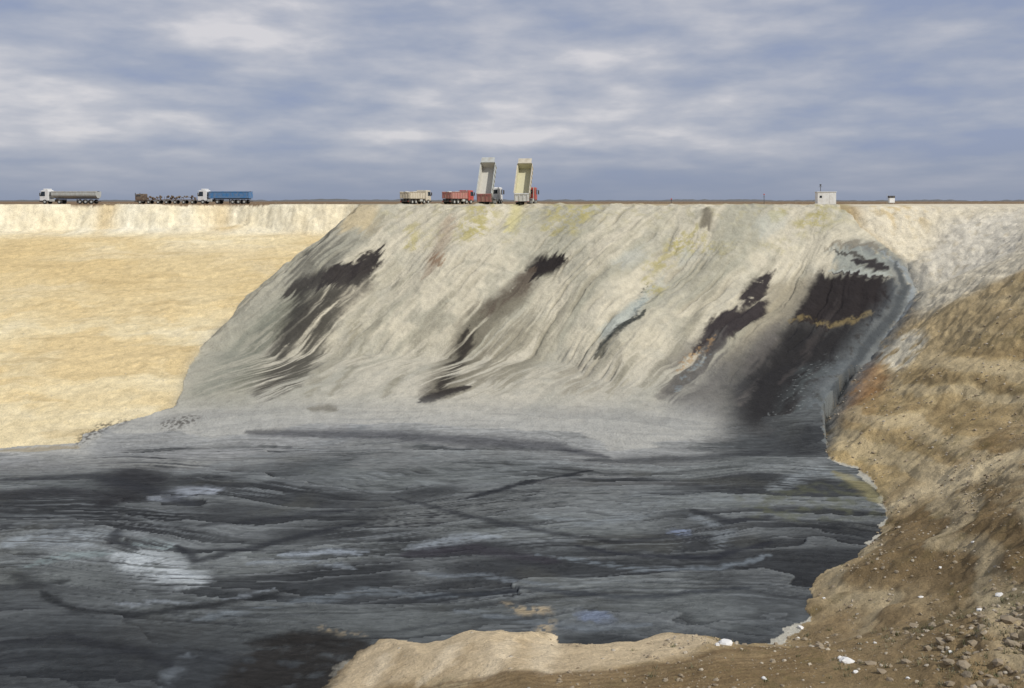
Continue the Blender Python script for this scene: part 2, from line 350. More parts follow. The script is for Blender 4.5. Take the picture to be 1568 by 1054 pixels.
stroke([(1276,386),(1315,391),(1335,402)],5,(64,60,56),0.85,0.6,None,None,0.5)
stroke([(1272,411),(1320,417),(1368,420)],6,(156,160,152),0.9,0.6,None,None,0.5)
stroke([(1276,415),(1322,422),(1362,424)],3,(52,48,50),0.9,0.6,None,None,0.5)
stroke([(1265,375),(1330,375),(1360,385)],7,(118,111,96),0.7,0.8)
# ---- pond
toe_px=[(-200,700),(0,694),(120,690),(150,664),(260,658),(330,672),(450,656),(560,646),(640,649),(740,656),(850,668),(905,672),(940,690),(985,684),(1055,664),(1110,648),(1120,634),(1160,650),(1262,655)]
pondpoly=np.array(rb[:4]+[W(a,b) for a,b in right_px[:31]]+[W(a,b) for a,b in toe_px[::-1][1:]]+[(-120,104)])
wx2=X+1.8*fbm(X*0.12,Y*0.2,4,101)+0.25*n3; wy2=Y+2.2*fbm(X*0.10,Y*0.22,4,103)+0.3*n3
ip=inside(pondpoly,wx2,wy2); dp=linedist(pondpoly[35:],wx2,wy2)
dp=np.where(ip,dp,-dp); 
softn=0.35+2.6*ss(-0.2,0.4,fbm(X*0.05,Y*0.03,2,109))
softn=softn*(1-ss(17,24,X))+5.0*ss(17,24,X)
pm=ss(-0.2-0.4*softn,softn,dp)*ins
def full(a):
    r=np.zeros(N); r[ii]=a; return r
T1,T2,S1,S2,B3,B4,PS,CH,FM,FM2,TH=[full(a) for a in (tone1,tone2,s1_,s2_,b3,b4,psi_,chi_,fm,fm2,thin)]
ap=np.where(ins&(Y<127)&(Y>94))[0]
apm=ss(-22.8,-25.0,Z[ap])*(1-ss(20,27,X[ap]))
mix(apm*0.85,lin((158,158,153)),ap)
mix(apm*ss(0.0,0.35,T2[ap]+0.4*B3[ap])*0.4,lin((124,125,123)),ap)
base=np.repeat(lin((76,79,80))[None,:],N,0)
def mm(t,col):
    global base
    base=base+(lin(col)-base)*np.clip(t,0,1)[:,None]
big=fbm(X*0.018,Y*0.035,3,231)
mm(ss(0.0,0.35,big)*0.6,(94,98,98)); mm(ss(0.0,0.35,-big)*0.7,(44,46,48))
mm(ss(0.0,0.3,T1)*0.8,(106,110,109)); mm(ss(0.0,0.3,-T1)*0.8,(48,50,52))
mm(FM*ss(0.0,0.3,T2)*0.6,(118,122,122)); mm(FM*ss(0.0,0.3,-T2)*0.65,(44,46,48))
mm((1-ss(0.0,0.12,S1))*0.65,(32,33,35)); mm(ss(0.78,1.0,S1)*0.4,(128,132,132))
mm(FM*(1-ss(0.0,0.18,S2))*0.5,(36,37,39)); mm(FM*ss(0.7,1.0,S2)*0.4,(130,134,135))
mm(FM2*ss(0.15,0.4,B3)*0.5,(126,131,133)); mm(FM2*ss(0.15,0.4,-B3)*0.55,(38,39,42))
mm(FM2*ss(0.25,0.5,B4)*0.3,(132,137,139)); mm(FM2*ss(0.25,0.5,-B4)*0.3,(38,39,42))
mm(TH*0.55,(32,33,35))
mm(ss(0.2,0.6,n1)*0.25,(84,84,76))
mm(ss(72,56,Y)*0.4,(44,49,54))
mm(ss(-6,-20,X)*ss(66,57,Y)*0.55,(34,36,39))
edge=(1-ss(0,14,dp+3*T2+4*T1))*(1-ss(18,26,X))*ins
mm(edge*ss(-0.35,0.05,T2+0.4*B3+0.25)*0.8,(142,143,141))
mm((1-ss(0,4,dp+1.5*T2))*(1-ss(18,26,X))*ins*0.6,(146,147,144))
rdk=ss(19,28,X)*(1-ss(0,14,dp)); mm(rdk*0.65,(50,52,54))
C[:]=C*(1-pm[:,None])+base*pm[:,None]
wet=np.maximum(wet,pm*(0.05+0.3*ss(0.0,0.5,-T1+0.4*T2)))
stx=ss(-0.45,0.1,B3+0.5*B4+0.4*n2); wetv=.3
Ls=[([(238,762),(290,756),(332,750)],12,(150,156,164),.85),([(185,850),(225,860),(262,880),(305,892)],20,(174,180,182),.9),([(190,828),(262,838)],10,(144,156,156),.8),
([(10,835),(60,822),(130,826),(172,816)],22,(140,147,151),.8),([(240,700),(300,694),(380,690),(480,672),(560,650)],22,(138,139,138),.85),([(430,850),(500,846),(565,846)],9,(146,154,162),.7),
([(380,862),(460,858),(540,868)],8,(130,137,143),.6),([(630,840),(700,826),(760,822)],9,(136,143,149),.7),([(1028,816),(1054,812)],10,(120,131,152),.8),([(895,946),(925,940)],14,(110,121,142),.7),
([(820,850),(880,858),(980,872),(1100,872),(1180,850)],8,(116,124,130),.7),([(590,805),(700,775),(820,762),(950,752)],30,(112,115,114),.7),([(540,712),(660,704),(770,690),(870,692)],24,(114,116,115),.7),
([(960,778),(1050,766),(1150,758)],18,(112,117,118),.6),([(180,925),(330,920),(420,900)],6,(124,130,135),.7),([(290,1005),(270,1025),(235,1060)],14,(98,104,109),.5),([(60,700),(200,712),(400,706)],16,(132,133,129),.75),
([(560,650),(500,680),(400,700),(300,720)],12,(112,116,117),.6),([(1060,790),(1110,812),(1100,840)],10,(118,124,128),.7),([(1150,720),(1230,712),(1262,700)],12,(122,126,126),.6),([(1180,752),(1250,720),(1310,735)],11,(130,136,138),.7),
([(820,790),(900,800),(1000,790)],10,(116,122,125),.6),([(640,880),(760,884),(860,900)],8,(110,117,123),.6),([(30,870),(90,852),(170,846)],10,(122,134,134),.7),([(430,700),(560,690),(640,672)],14,(118,120,119),.65),
([(300,950),(420,925),(560,905),(700,915)],9,(104,111,116),.7),([(700,935),(800,950),(900,965),(1000,955)],9,(106,113,119),.6),([(0,720),(100,722),(200,716)],12,(116,118,116),.6)]
for s in Ls: stroke(s[0],s[1],s[2],s[3],0.9,stx,wetv)  # pale mud streaks, with wet shiny highlights painted into the colour
Ds=[([(60,905),(120,936),(220,940),(330,926),(450,905)],9,(34,36,38),.85),([(165,770),(205,750),(200,725),(240,735)],26,(34,34,37),.85),([(380,662),(600,668),(850,684),(930,700)],14,(58,59,64),.7),
([(700,765),(800,740),(905,720)],6,(34,36,40),.9),([(0,985),(100,975),(220,1000),(260,1020)],12,(36,38,42),.7),([(270,835),(300,860),(400,835),(560,800)],8,(38,40,44),.8),([(180,810),(175,830),(210,842)],7,(40,42,46),.8),
([(880,835),(980,850),(1090,855),(1180,830)],7,(38,40,46),.8),([(560,990),(450,975),(380,985)],16,(34,34,34),.8),([(620,850),(720,840),(850,860)],16,(52,50,56),.7),([(540,780),(420,795),(300,805)],8,(44,46,50),.7),
([(1060,780),(1120,800),(1180,790)],6,(42,44,48),.8),([(600,760),(760,800),(940,830),(1100,820)],7,(42,44,48),.7),([(0,735),(140,728),(230,750),(300,775)],10,(44,46,50),.7),([(640,915),(800,900),(960,915),(1150,900)],7,(42,46,52),.7),
([(0,760),(80,752),(170,760)],16,(40,41,44),.7),([(20,880),(60,895),(100,890)],10,(38,40,42),.7),([(900,705),(1050,702),(1180,692)],10,(50,52,55),.7)]
for s in Ds: stroke(s[0],s[1],s[2],s[3],0.8,None,None,0.6)
blob([(330,1060),(360,1010),(400,985),(445,965),(520,970),(575,985),(530,1020),(500,1060)],(38,36,34),1.5,0.88,ss(-0.7,-0.1,n2+0.5*B3),0.1)
blob([(1130,760),(1220,745),(1300,735),(1350,760),(1350,790),(1240,800),(1150,790)],(84,86,68),2,0.6,ss(-0.2,0.4,n2))
stroke([(1280,722),(1320,742),(1346,770)],8,(134,127,92),0.7,.8,rag)
for p in [[(770,925),(840,930),(850,940),(800,940)],[(825,955),(850,950),(845,975),(820,975)],[(480,958),(560,972),(500,968)]]:
    blob(p,(160,145,118),0.8,0.8,ss(-0.3,0.2,n3+n2))
stroke([(0,690),(118,686)],6,(150,140,118),0.8)
stroke([(122,680),(150,656),(200,642)],14,(66,63,59),0.8,0.8,spk)
stroke([(250,654),(300,640)],18,(74,71,66),0.8,0.8,spk)
stroke([(475,626),(498,624),(515,630)],10,(108,104,92),0.7,0.8)
C=np.nan_to_num(np.clip(C,0.010,0.85),nan=0.2)
# ---------------------------------------------------------------- materials
def nd(nt,t,**k):
    n=nt.nodes.new(t)
    for a,b in k.items(): setattr(n,a,b)
    return n
def ground_mat(name,kind):
    m=bpy.data.materials.new(name); m.use_nodes=True; nt=m.node_tree; L=nt.links
    bs=nt.nodes["Principled BSDF"]
    at=nd(nt,'ShaderNodeAttribute',attribute_name='Col'); aw=nd(nt,'ShaderNodeAttribute',attribute_name='wet')
    tc=nd(nt,'ShaderNodeTexCoord')
    def noise(scale,vec=None,detail=5,dist=0,sx=(1,1,1),rough=.6):
        mp=nd(nt,'ShaderNodeMapping'); mp.inputs['Scale'].default_value=sx
        L.new(vec if vec is not None else tc.outputs['Object'],mp.inputs[0])
        n=nd(nt,'ShaderNodeTexNoise'); n.inputs['Scale'].default_value=scale; n.inputs['Detail'].default_value=detail
        n.inputs['Roughness'].default_value=rough; n.inputs['Distortion'].default_value=dist
        L.new(mp.outputs[0],n.inputs['Vector']); return n.outputs['Fac']
    def mr(v,a,b,c,d):
        n=nd(nt,'ShaderNodeMapRange'); L.new(v,n.inputs[0])
        for i,q in zip((1,2,3,4),(a,b,c,d)): n.inputs[i].default_value=q
        return n.outputs[0]
    def mul(a,b,op='MULTIPLY'):
        n=nd(nt,'ShaderNodeMath',operation=op)
        for i,q in enumerate((a,b)):
            if isinstance(q,(int,float)): n.inputs[i].default_value=q
            else: L.new(q,n.inputs[i])
        return n.outputs[0]
    if kind=='pond':
        fl=nd(nt,'ShaderNodeAttribute',attribute_name='flow')
        a=noise(1.0,fl.outputs['Vector'],detail=4,dist=0.8,sx=(9,24,1),rough=.6); b=noise(1.6,detail=7,dist=.5,sx=(0.7,1.3,1),rough=.65)
        msk=mr(noise(0.12,detail=3),.42,.6,0.25,1)
        f=mul(mr(a,.3,.7,.82,1.20),mr(b,.3,.7,.76,1.26))
        h=mul(mul(a,0.08),mul(mul(b,0.30),msk),'ADD'); bd=1.0
        rough=mul(mr(aw.outputs['Fac'],0,1,1.0,.5),mr(b,.35,.65,1.1,.9))
    elif kind=='tail':
        a=noise(0.7,detail=9,rough=.62); b=noise(6,detail=6)
        f=mul(mr(a,.3,.7,.87,1.13),mr(b,.3,.7,.87,1.13)); h=mul(mul(a,0.36),mul(b,0.08),'ADD'); bd=1.0
        rough=mr(aw.outputs['Fac'],0,1,.95,.5)
    else:
        a=noise(0.8,detail=9,rough=.68); b=noise(6,detail=7,rough=.7)
        f=mul(mr(a,.3,.7,.82,1.18),mr(b,.3,.7,.76,1.24)); h=mul(mul(a,0.24),mul(b,0.10),'ADD'); bd=1.0
        rough=mr(a,0,1,.9,1.0)
    mx=nd(nt,'ShaderNodeVectorMath',operation='SCALE'); L.new(at.outputs['Color'],mx.inputs[0]); L.new(f,mx.inputs['Scale'])
    col=mx.outputs[0]
    if kind=='ground':
        for scl,thr,cc_ in ((2.6,.76,(.52,.47,.38,1)),(1.3,.90,(.58,.55,.48,1)),(4.5,.70,(.20,.16,.11,1))):
            v=nd(nt,'ShaderNodeTexVoronoi'); v.inputs['Scale'].default_value=scl; L.new(tc.outputs['Object'],v.inputs['Vector'])
            e=mr(v.outputs['Distance'],.10,.17,1,0); sep=nd(nt,'ShaderNodeSeparateColor'); L.new(v.outputs['Color'],sep.inputs[0])
            e=mul(e,mr(sep.outputs[0],thr,thr+.03,0,1)); e2=mul(e,0.6)
            mc=nd(nt,'ShaderNodeMix',data_type='RGBA'); L.new(e2,mc.inputs[0]); L.new(col,mc.inputs[6]); mc.inputs[7].default_value=cc_; col=mc.outputs[2]
            h=mul(h,mul(e,0.08),'ADD')
    L.new(col,bs.inputs['Base Color']); L.new(rough,bs.inputs['Roughness'])
    bs.inputs['Specular IOR Level'].default_value=0.15
    bp=nd(nt,'ShaderNodeBump'); bp.inputs['Strength'].default_value=bd; bp.inputs['Distance'].default_value=1.0
    L.new(h,bp.inputs['Height']); L.new(bp.outputs[0],bs.inputs['Normal'])
    return m
# ---------------------------------------------------------------- build terrain meshes
idg=np.arange(N).reshape(NR,NC)
quads=np.stack([idg[:-1,:-1],idg[:-1,1:],idg[1:,1:],idg[1:,:-1]],-1).reshape(-1,4)
co=np.stack([X,Y,Z],1).astype(np.float32)
flow=np.stack([CH,PS,np.zeros(N)],1).astype(np.float32)
def terrain(name,sel,mat):
    q=quads[sel]; used=np.unique(q); mp=np.zeros(N,np.int32); mp[used]=np.arange(used.size)
    q=mp[q]; me=bpy.data.meshes.new(name)
    me.vertices.add(used.size); me.vertices.foreach_set('co',co[used].ravel())
    me.loops.add(q.size); me.loops.foreach_set('vertex_index',q.ravel().astype(np.int32))
    me.polygons.add(len(q)); me.polygons.foreach_set('loop_start',np.arange(0,q.size,4,dtype=np.int32))
    me.polygons.foreach_set('loop_total',np.full(len(q),4,np.int32))
    me.update(calc_edges=True); me.polygons.foreach_set('use_smooth',np.ones(len(q),bool))
    a=me.attributes.new('Col','FLOAT_COLOR','POINT'); a.data.foreach_set('color',np.concatenate([C[used],np.ones((used.size,1))],1).astype(np.float32).ravel())
    b=me.attributes.new('wet','FLOAT','POINT'); b.data.foreach_set('value',wet[used].astype(np.float32))
    b=me.attributes.new('flow','FLOAT_VECTOR','POINT'); b.data.foreach_set('vector',flow[used].ravel())
    me.materials.append(mat); o=bpy.data.objects.new(name,me); sc.collection.objects.link(o); return o
qi=quads[:,0]
pondq=(pm[qi]>0.5); tailq=ins[qi]&~pondq
terrain('slurry_pond',pondq,ground_mat('slurry','pond'))
terrain('tailings_slope',tailq,ground_mat('tailings','tail'))
terrain('ground',~(pondq|tailq),ground_mat('soil','ground'))
# ---------------------------------------------------------------- simple materials
def pmat(name,rgb,rough=.5,metal=0,dirt=.25,spec=.5):
    m=bpy.data.materials.new(name); m.use_nodes=True; nt=m.node_tree; bs=nt.nodes["Principled BSDF"]
    tc=nd(nt,'ShaderNodeTexCoord'); n=nd(nt,'ShaderNodeTexNoise'); n.inputs['Scale'].default_value=1.7; n.inputs['Detail'].default_value=6
    nt.links.new(tc.outputs['Object'],n.inputs['Vector'])
    mr=nd(nt,'ShaderNodeMapRange'); mr.inputs[1].default_value=.4; mr.inputs[2].default_value=.75; mr.inputs[3].default_value=0; mr.inputs[4].default_value=dirt*2
    nt.links.new(n.outputs['Fac'],mr.inputs[0])
    mx=nd(nt,'ShaderNodeMix',data_type='RGBA'); mx.inputs[6].default_value=(*rgb,1); mx.inputs[7].default_value=(.33,.28,.20,1)
    nt.links.new(mr.outputs[0],mx.inputs[0]); nt.links.new(mx.outputs[2],bs.inputs['Base Color'])
    bs.inputs['Roughness'].default_value=rough; bs.inputs['Metallic'].default_value=metal; return m
WHT=pmat('white_paint',(.78,.78,.76),.4,0,.15); RED=pmat('red_paint',(.42,.05,.04),.45); BLU=pmat('blue_paint',(.06,.20,.42),.4)
CRM=pmat('cream_paint',(.58,.53,.42),.6,0,.3); GRY=pmat('grey_steel',(.50,.52,.49),.5,.1); DRK=pmat('dark_steel',(.04,.04,.045),.6)
PNK=pmat('faded_red_paint',(.42,.17,.15),.6,0,.35); TYR=pmat('tyre_rubber',(.025,.025,.025),.9,0,.15); GLS=pmat('glass',(.02,.03,.04),.08,0,.02)
LMP=pmat('red_lamp',(.5,.02,.01),.3); MUD=pmat('dried_slurry',(.54,.52,.46),.95,0,.1); YMUD=pmat('ochre_slurry',(.56,.53,.36),.95,0,.1); RST=pmat('rusty_steel',(.10,.065,.045),.9,0,.3)
# ---------------------------------------------------------------- part builders
def obj_from_bm(bm,name,mat,parent,bevel=0):
    bmesh.ops.recalc_face_normals(bm,faces=bm.faces)
    me=bpy.data.meshes.new(name); bm.to_mesh(me); bm.free(); me.materials.append(mat)
    o=bpy.data.objects.new(name,me); sc.collection.objects.link(o); o.parent=parent
    if bevel:
        b=o.modifiers.new('b','BEVEL'); b.width=bevel; b.segments=2
    return o
def bx(bm,x0,x1,y0,y1,z0,z1):
    v=[bm.verts.new(p) for p in [(x0,y0,z0),(x1,y0,z0),(x1,y1,z0),(x0,y1,z0),(x0,y0,z1),(x1,y0,z1),(x1,y1,z1),(x0,y1,z1)]]
    for f in [(0,1,2,3),(4,5,6,7),(0,1,5,4),(1,2,6,5),(2,3,7,6),(3,0,4,7)]: bm.faces.new([v[i] for i in f])
def boxes(name,mat,parent,lst,bevel=0):
    bm=bmesh.new()
    for b in lst: bx(bm,*b)
    return obj_from_bm(bm,name,mat,parent,bevel)
def prism_xz(name,mat,parent,prof,y0,y1,bevel=0):
    bm=bmesh.new(); a=[bm.verts.new((x,y0,z)) for x,z in prof]; b=[bm.verts.new((x,y1,z)) for x,z in prof]; n=len(prof)
    bm.faces.new(a); bm.faces.new(b[::-1])
    for i in range(n): bm.faces.new([a[i],a[(i+1)%n],b[(i+1)%n],b[i]])
    return obj_from_bm(bm,name,mat,parent,bevel)
def cyl(bm,p,q,r,seg=16):
    p=Vector(p);q=Vector(q); d=q-p
    mt=Matrix.Translation((p+q)/2)@d.to_track_quat('Z','Y').to_matrix().to_4x4()
    bmesh.ops.create_cone(bm,cap_ends=True,segments=seg,radius1=r,radius2=r,depth=d.length,matrix=mt)
def empty(name,loc,rz=0,s=1,parent=None):
    e=bpy.data.objects.new(name,None); sc.collection.objects.link(e); e.location=loc; e.rotation_euler=(0,0,rz); e.scale=(s,s,s); e.parent=parent; return e
def wheels(par,xs,dual=(),r=.5):
    bt=bmesh.new(); bh=bmesh.new()
    for x in xs:
        for s in (-1,1):
            y1=1.24*s; y0=(0.68 if x in dual else 0.92)*s
            cyl(bt,(x,y0,r),(x,y1,r),r,20); cyl(bh,(x,y1-0.02*s,r),(x,y1+0.03*s,r),r*.48,12)
    obj_from_bm(bt,'tyres',TYR,par,.04); obj_from_bm(bh,'hubs',GRY,par)
def cab(par,xf,mat,h=2.95):
    prof=[(xf-2.0,.75),(xf-.05,.75),(xf,1.0),(xf,1.75),(xf-.28,h-.12),(xf-.45,h),(xf-1.9,h+.05),(xf-2.0,h-.1)]
    prism_xz('cab',mat,par,prof,-1.2,1.2,.06)
    bm=bmesh.new(); o=.012
    a=(xf+o,1.82);b=(xf-.26+o,h-.2)
    for y0,y1 in [(-1.08,1.08)]:
        v=[bm.verts.new(p) for p in [(a[0],y0,a[1]),(a[0],y1,a[1]),(b[0],y1,b[1]),(b[0],y0,b[1])]]; bm.faces.new(v)
    for s in (-1,1):
        y=s*1.212; v=[bm.verts.new(p) for p in [(xf-1.25,y,1.75),(xf-.12,y,1.75),(xf-.36,y,h-.3),(xf-1.25,y,h-.3)]]; bm.faces.new(v)
    bx(bm,xf-2.012,xf-2.006,-.7,.7,1.9,h-.4)
    obj_from_bm(bm,'windows',GLS,par)
    boxes('grille_and_bumper',DRK,par,[(xf+.004,xf+.05,-.8,.8,1.05,1.55),(xf-.3,xf+.12,-1.22,1.22,.42,.74),(xf-1.9,xf-.3,-1.15,1.15,.5,.745)])
    boxes('headlights',WHT,par,[(xf+.125,xf+.15,-1.1,-.75,.5,.68),(xf+.125,xf+.15,.75,1.1,.5,.68)])
    boxes('mirrors',DRK,par,[(xf-.2,xf-.1,-1.55,-1.32,1.8,2.5),(xf-.2,xf-.1,1.32,1.55,1.8,2.5),(xf-.18,xf-.12,-1.4,-1.19,2.5,2.55),(xf-.18,xf-.12,1.19,1.4,2.5,2.55)])
    boxes('roof_visor_and_beacon',mat,par,[(xf-.3,xf+.12,-1.0,1.0,h-.12,h-.04)])
    boxes('handles',DRK,par,[(xf-1.1,xf-.95,-1.235,-1.22,1.45,1.5),(xf-1.1,xf-.95,1.22,1.235,1.45,1.5)])
def dump_truck(name,loc,heading,tilt,cm,bm_,gm,inner,fill=None):
    e=empty(name,loc,math.radians(heading))
    boxes('chassis',DRK,e,[(-4.0,2.2,-.5,-.32,.75,1.02),(-4.0,2.2,.32,.5,.75,1.02),(-3.9,-3.7,-.5,.5,.8,1.0),(0,0.2,-.5,.5,.8,1.0)]+[(-4.12,-4.02,-1.15,1.15,.55,.68)])
    boxes('fuel_tank',GRY,e,[(.2,1.2,.6,1.15,.55,1.05),(.2,1.2,-1.15,-.6,.55,1.05)],.08)
    boxes('mudguards',DRK,e,[(-3.7,-.9,-1.22,-.66,1.06,1.1),(-3.7,-.9,.66,1.22,1.06,1.1),(-3.78,-3.7,-1.22,-.66,.4,1.1),(-3.78,-3.7,.66,1.22,.4,1.1)])
    boxes('tail_lamps',LMP,e,[(-4.15,-4.12,-1.1,-.8,.56,.67),(-4.15,-4.12,.8,1.1,.56,.67)])
    wheels(e,[3.2,1.6,-1.6,-2.95],(-1.6,-2.95)); cab(e,4.3,cm)
    bb=bmesh.new(); cyl(bb,(2.05,-.9,1.0),(2.05,-.9,3.0),.08,10); obj_from_bm(bb,'exhaust_stack',GRY,e)
    k=empty('tipping_body',(-3.9,0,1.18),0,1,e); k.rotation_euler=(0,-math.radians(tilt),0)
    LB=5.9; W2=1.22; H=1.35; t=.07
    boxes('body_floor',inner,k,[(0,LB,-W2+t,W2-t,0,.09)])
    boxes('body_sides',bm_,k,[(0,LB,-W2,-W2+t,0,H),(0,LB,W2-t,W2,0,H),(LB,LB+t,-W2,W2,0,H+.35)])
    boxes('body_side_linings',inner,k,[(.01,LB-.004,-W2+t+.002,-W2+t+.02,.092,H-.02),(.01,LB-.004,W2-t-.02,W2-t-.002,.092,H-.02),(LB-.03,LB-.006,-W2+t+.03,W2-t-.03,.092,H+.2)])
    ribs=[]
    for i in range(7):
        x=.15+i*.93; ribs+=[(x,x+.1,-W2-.08,-W2-.002,.0,H),(x,x+.1,W2+.002,W2+.08,.0,H)]
    ribs+=[(0,LB,-W2-.1,-W2-.002,H+.002,H+.1),(0,LB,W2+.002,W2+.1,H+.002,H+.1)]
    boxes('body_ribs_and_rails',bm_,k,ribs)
    boxes('subframe',DRK,k,[(.1,LB-.2,-.5,-.35,-.16,-.004),(.1,LB-.2,.35,.5,-.16,-.004)])
    boxes('cab_guard_canopy',bm_,k,[(LB+t+.004,LB+1.0,-W2+.1,W2-.1,H+.25,H+.35)])
    g=empty('tailgate_hinge',(-.06,0,H),0,1,k); g.rotation_euler=(0,math.radians(tilt*0.75),0)
    boxes('tailgate',gm,g,[(-.07,0,-W2,W2,-H+.02,0)]); boxes('tailgate_ribs',gm,g,[(-.13,-.072,y-.05,y+.05,-H+.1,-.05) for y in (-1.0,-.35,.35,1.0)]+[(-.15,-.075,-W2,W2,-.12,-.02)])
    if tilt<5 and fill is not None:
        bmf=bmesh.new(); bmesh.ops.create_grid(bmf,x_segments=14,y_segments=8,size=1)
        for v in bmf.verts:
            v.co.x=LB/2+v.co.x*(LB/2-.08); yy=v.co.y; v.co.y*=W2-.1; v.co.z=H-.25+.45*(1-yy*yy)*(.7+.3*math.sin(v.co.x*2.1))+random.uniform(-.05,.05)
        obj_from_bm(bmf,'load',fill,k)
    if tilt>5:
        bb=bmesh.new(); c=math.radians(tilt); top=(-3.9+(LB-.5)*math.cos(c),0,1.18+(LB-.5)*math.sin(c)-.1)
        cyl(bb,(1.9,0,1.0),((1.9+top[0])/2,0,(1+top[2])/2),.12,12); cyl(bb,((1.9+top[0])/2,0,(1+top[2])/2),top,.08,12); obj_from_bm(bb,'hydraulic_ram',GRY,e)
    return e
def semi_truck(name,loc,heading,cm,tm,total=13.0,round_=True):
    e=empty(name,loc,math.radians(heading)); xf=total/2
    cab(e,xf,cm,3.1); xt=-total/2
    boxes('air_deflector',cm,e,[(xf-1.7,xf-.7,-1.0,1.0,3.17,3.45)],.08)
    boxes('chassis',DRK,e,[(xf-5.5,xf-2.0,-.45,.45,.72,1.0),(xt+.1,xf-3.4,-.5,-.35,1.05,1.25),(xt+.1,xf-3.4,.35,.5,1.05,1.25),(xt,xt+.1,-1.15,1.15,.5,.7),(xt+4.6,xt+4.75,-.8,-.6,.1,1.1),(xt+4.6,xt+4.75,.6,.8,.1,1.1)])
    boxes('fuel_tank',GRY,e,[(xf-3.3,xf-2.2,.6,1.15,.5,1.05),(xf-3.3,xf-2.2,-1.15,-.6,.5,1.05)],.08)
    boxes('mudguards',DRK,e,[(xt+.5,xt+4.5,-1.22,-.7,1.06,1.1),(xt+.5,xt+4.5,.7,1.22,1.06,1.1),(xf-5.2,xf-4.0,-1.22,-.7,1.05,1.1),(xf-5.2,xf-4.0,.7,1.22,1.05,1.1)])
    wheels(e,[xf-1.2,xf-4.6,xt+1.1,xt+2.45,xt+3.8],(xf-4.6,))
    x0=xt; x1=xf-2.6; n=10; R=1.22
    pr=[]
    for i in range(n+1):
        a=math.pi+math.pi*i/n; pr.append((R*math.cos(a),2.1+0.82*math.sin(a)))
    if not round_: pr=[(-R,2.1),(-R,1.35),(-R+.12,1.27),(R-.12,1.27),(R,1.35),(R,2.1)]
    pr=[(-R,2.75)]+pr+[(R,2.75)]
    inn=[(y*.94,2.75 if abs(z-2.75)<1e-6 else z+.07) for y,z in pr]
    bm=bmesh.new()
    def ring(x,p): return [bm.verts.new((x,y,z)) for y,z in p]
    A=ring(x0,pr);B=ring(x1,pr);Cc=ring(x0,inn);D=ring(x1,inn); m=len(pr)
    for i in range(m-1):
        bm.faces.new([A[i],A[i+1],B[i+1],B[i]]); bm.faces.new([Cc[i],Cc[i+1],D[i+1],D[i]])
    for r,s in ((A,Cc),(B,D)):
        for i in range(m-1): bm.faces.new([r[i],r[i+1],s[i+1],s[i]])
    for i in (0,m-1): bm.faces.new([A[i],B[i],D[i],Cc[i]])
    bm.faces.new(D); bm.faces.new(Cc)
    obj_from_bm(bm,'tipping_trailer_shell',tm,e)
    rb_=[]
    for i in range(10):
        x=x0+.2+i*(x1-x0-.5)/9; rb_+=[(x,x+.07,-R-.05,-R-.002,1.95,2.74),(x,x+.07,R+.002,R+.05,1.95,2.74)]
    rb_+=[(x0,x1,-R-.07,-R-.003,2.745,2.83),(x0,x1,R+.003,R+.07,2.745,2.83),(x1+.004,x1+.08,-.95,.95,1.5,2.85)]
    boxes('trailer_ribs_and_rails',GRY if round_ else tm,e,rb_)
    bm=bmesh.new(); bmesh.ops.create_grid(bm,x_segments=30,y_segments=6,size=1)
    for v in bm.verts:
        yy=v.co.y; v.co.x=(x0+x1)/2+v.co.x*((x1-x0)/2-.15); v.co.y*=R*.9; v.co.z=2.65+.22*(1-yy*yy)+random.uniform(-.03,.03)
    obj_from_bm(bm,'tarpaulin_and_load',tm if not round_ else CRM,e)
    return e
def at(px,Yd,dz=0):
    x=(px-CX)/F_PX*Yd; return (x,Yd,float(lookup(np.array([x]),np.array([Yd*1.0]))[0])+dz)
dump_truck('tipping_dump_truck',at(751,167.5,0.0),79,58,WHT,GRY,PNK,MUD)
dump_truck('tipping_dump_truck.001',at(806,167.3,0.0),80,54,RED,CRM,WHT,YMUD)
dump_truck('dump_truck',at(636,212),62,0,CRM,CRM,CRM,CRM,MUD)
dump_truck('dump_truck.001',at(701,212),58,0,RED,PNK,PNK,PNK,MUD)
semi_truck('semi_tipper_truck',at(108,226),176,WHT,GRY,13.2,True)
semi_truck('semi_tipper_truck.001',at(345,226),174,WHT,BLU,12.0,False)
e=empty('flatbed_truck',at(256,231),math.radians(180))
cab(e,7.0,RST,2.3)
boxes('beds_and_chassis',RST,e,[(1.0,4.8,-1.2,1.2,.85,1.02),(-3.0,.6,-1.2,1.2,.85,1.02),(-7.0,-3.4,-1.2,1.2,.85,1.02),(.6,1.0,-.1,.1,.85,.95),(-3.4,-3.0,-.1,.1,.85,.95)]+[(x,x+.06,-1.2,-1.12,1.023,1.7) for x in (1.0,2.9,4.7,-3.0,-1.2,.5,-7.0,-5.2,-3.5)])
wheels(e,[5.9,3.9,1.7,-.2,-2.2,-4.2,-6.2],(),.42)
bm=bmesh.new(); r_=random.Random(3)
for i in range(46):
    x=r_.choice([r_.uniform(1.2,4.4),r_.uniform(-2.8,.2),r_.uniform(-6.8,-3.8)]); y=r_.uniform(-.9,.9); z=r_.uniform(1.15,1.75); l=r_.uniform(.4,1.2)
    cyl(bm,(x,y,z),(x+l*r_.uniform(-.3,.6),y+r_.uniform(-.5,.5)*l,z+r_.uniform(-.2,.25)),r_.uniform(.08,.26),8)
obj_from_bm(bm,'scrap_load',RST,e)
e=empty('site_cabin',at(1264,178),math.radians(-6))
boxes('walls',WHT,e,[(-1.6,1.6,-1.2,1.2,.12,2.3)],.03)
boxes('roof',WHT,e,[(-1.68,1.68,-1.28,1.28,2.303,2.42)])
boxes('plinth',DRK,e,[(-1.5,1.5,-1.1,1.1,-.2,.118)])
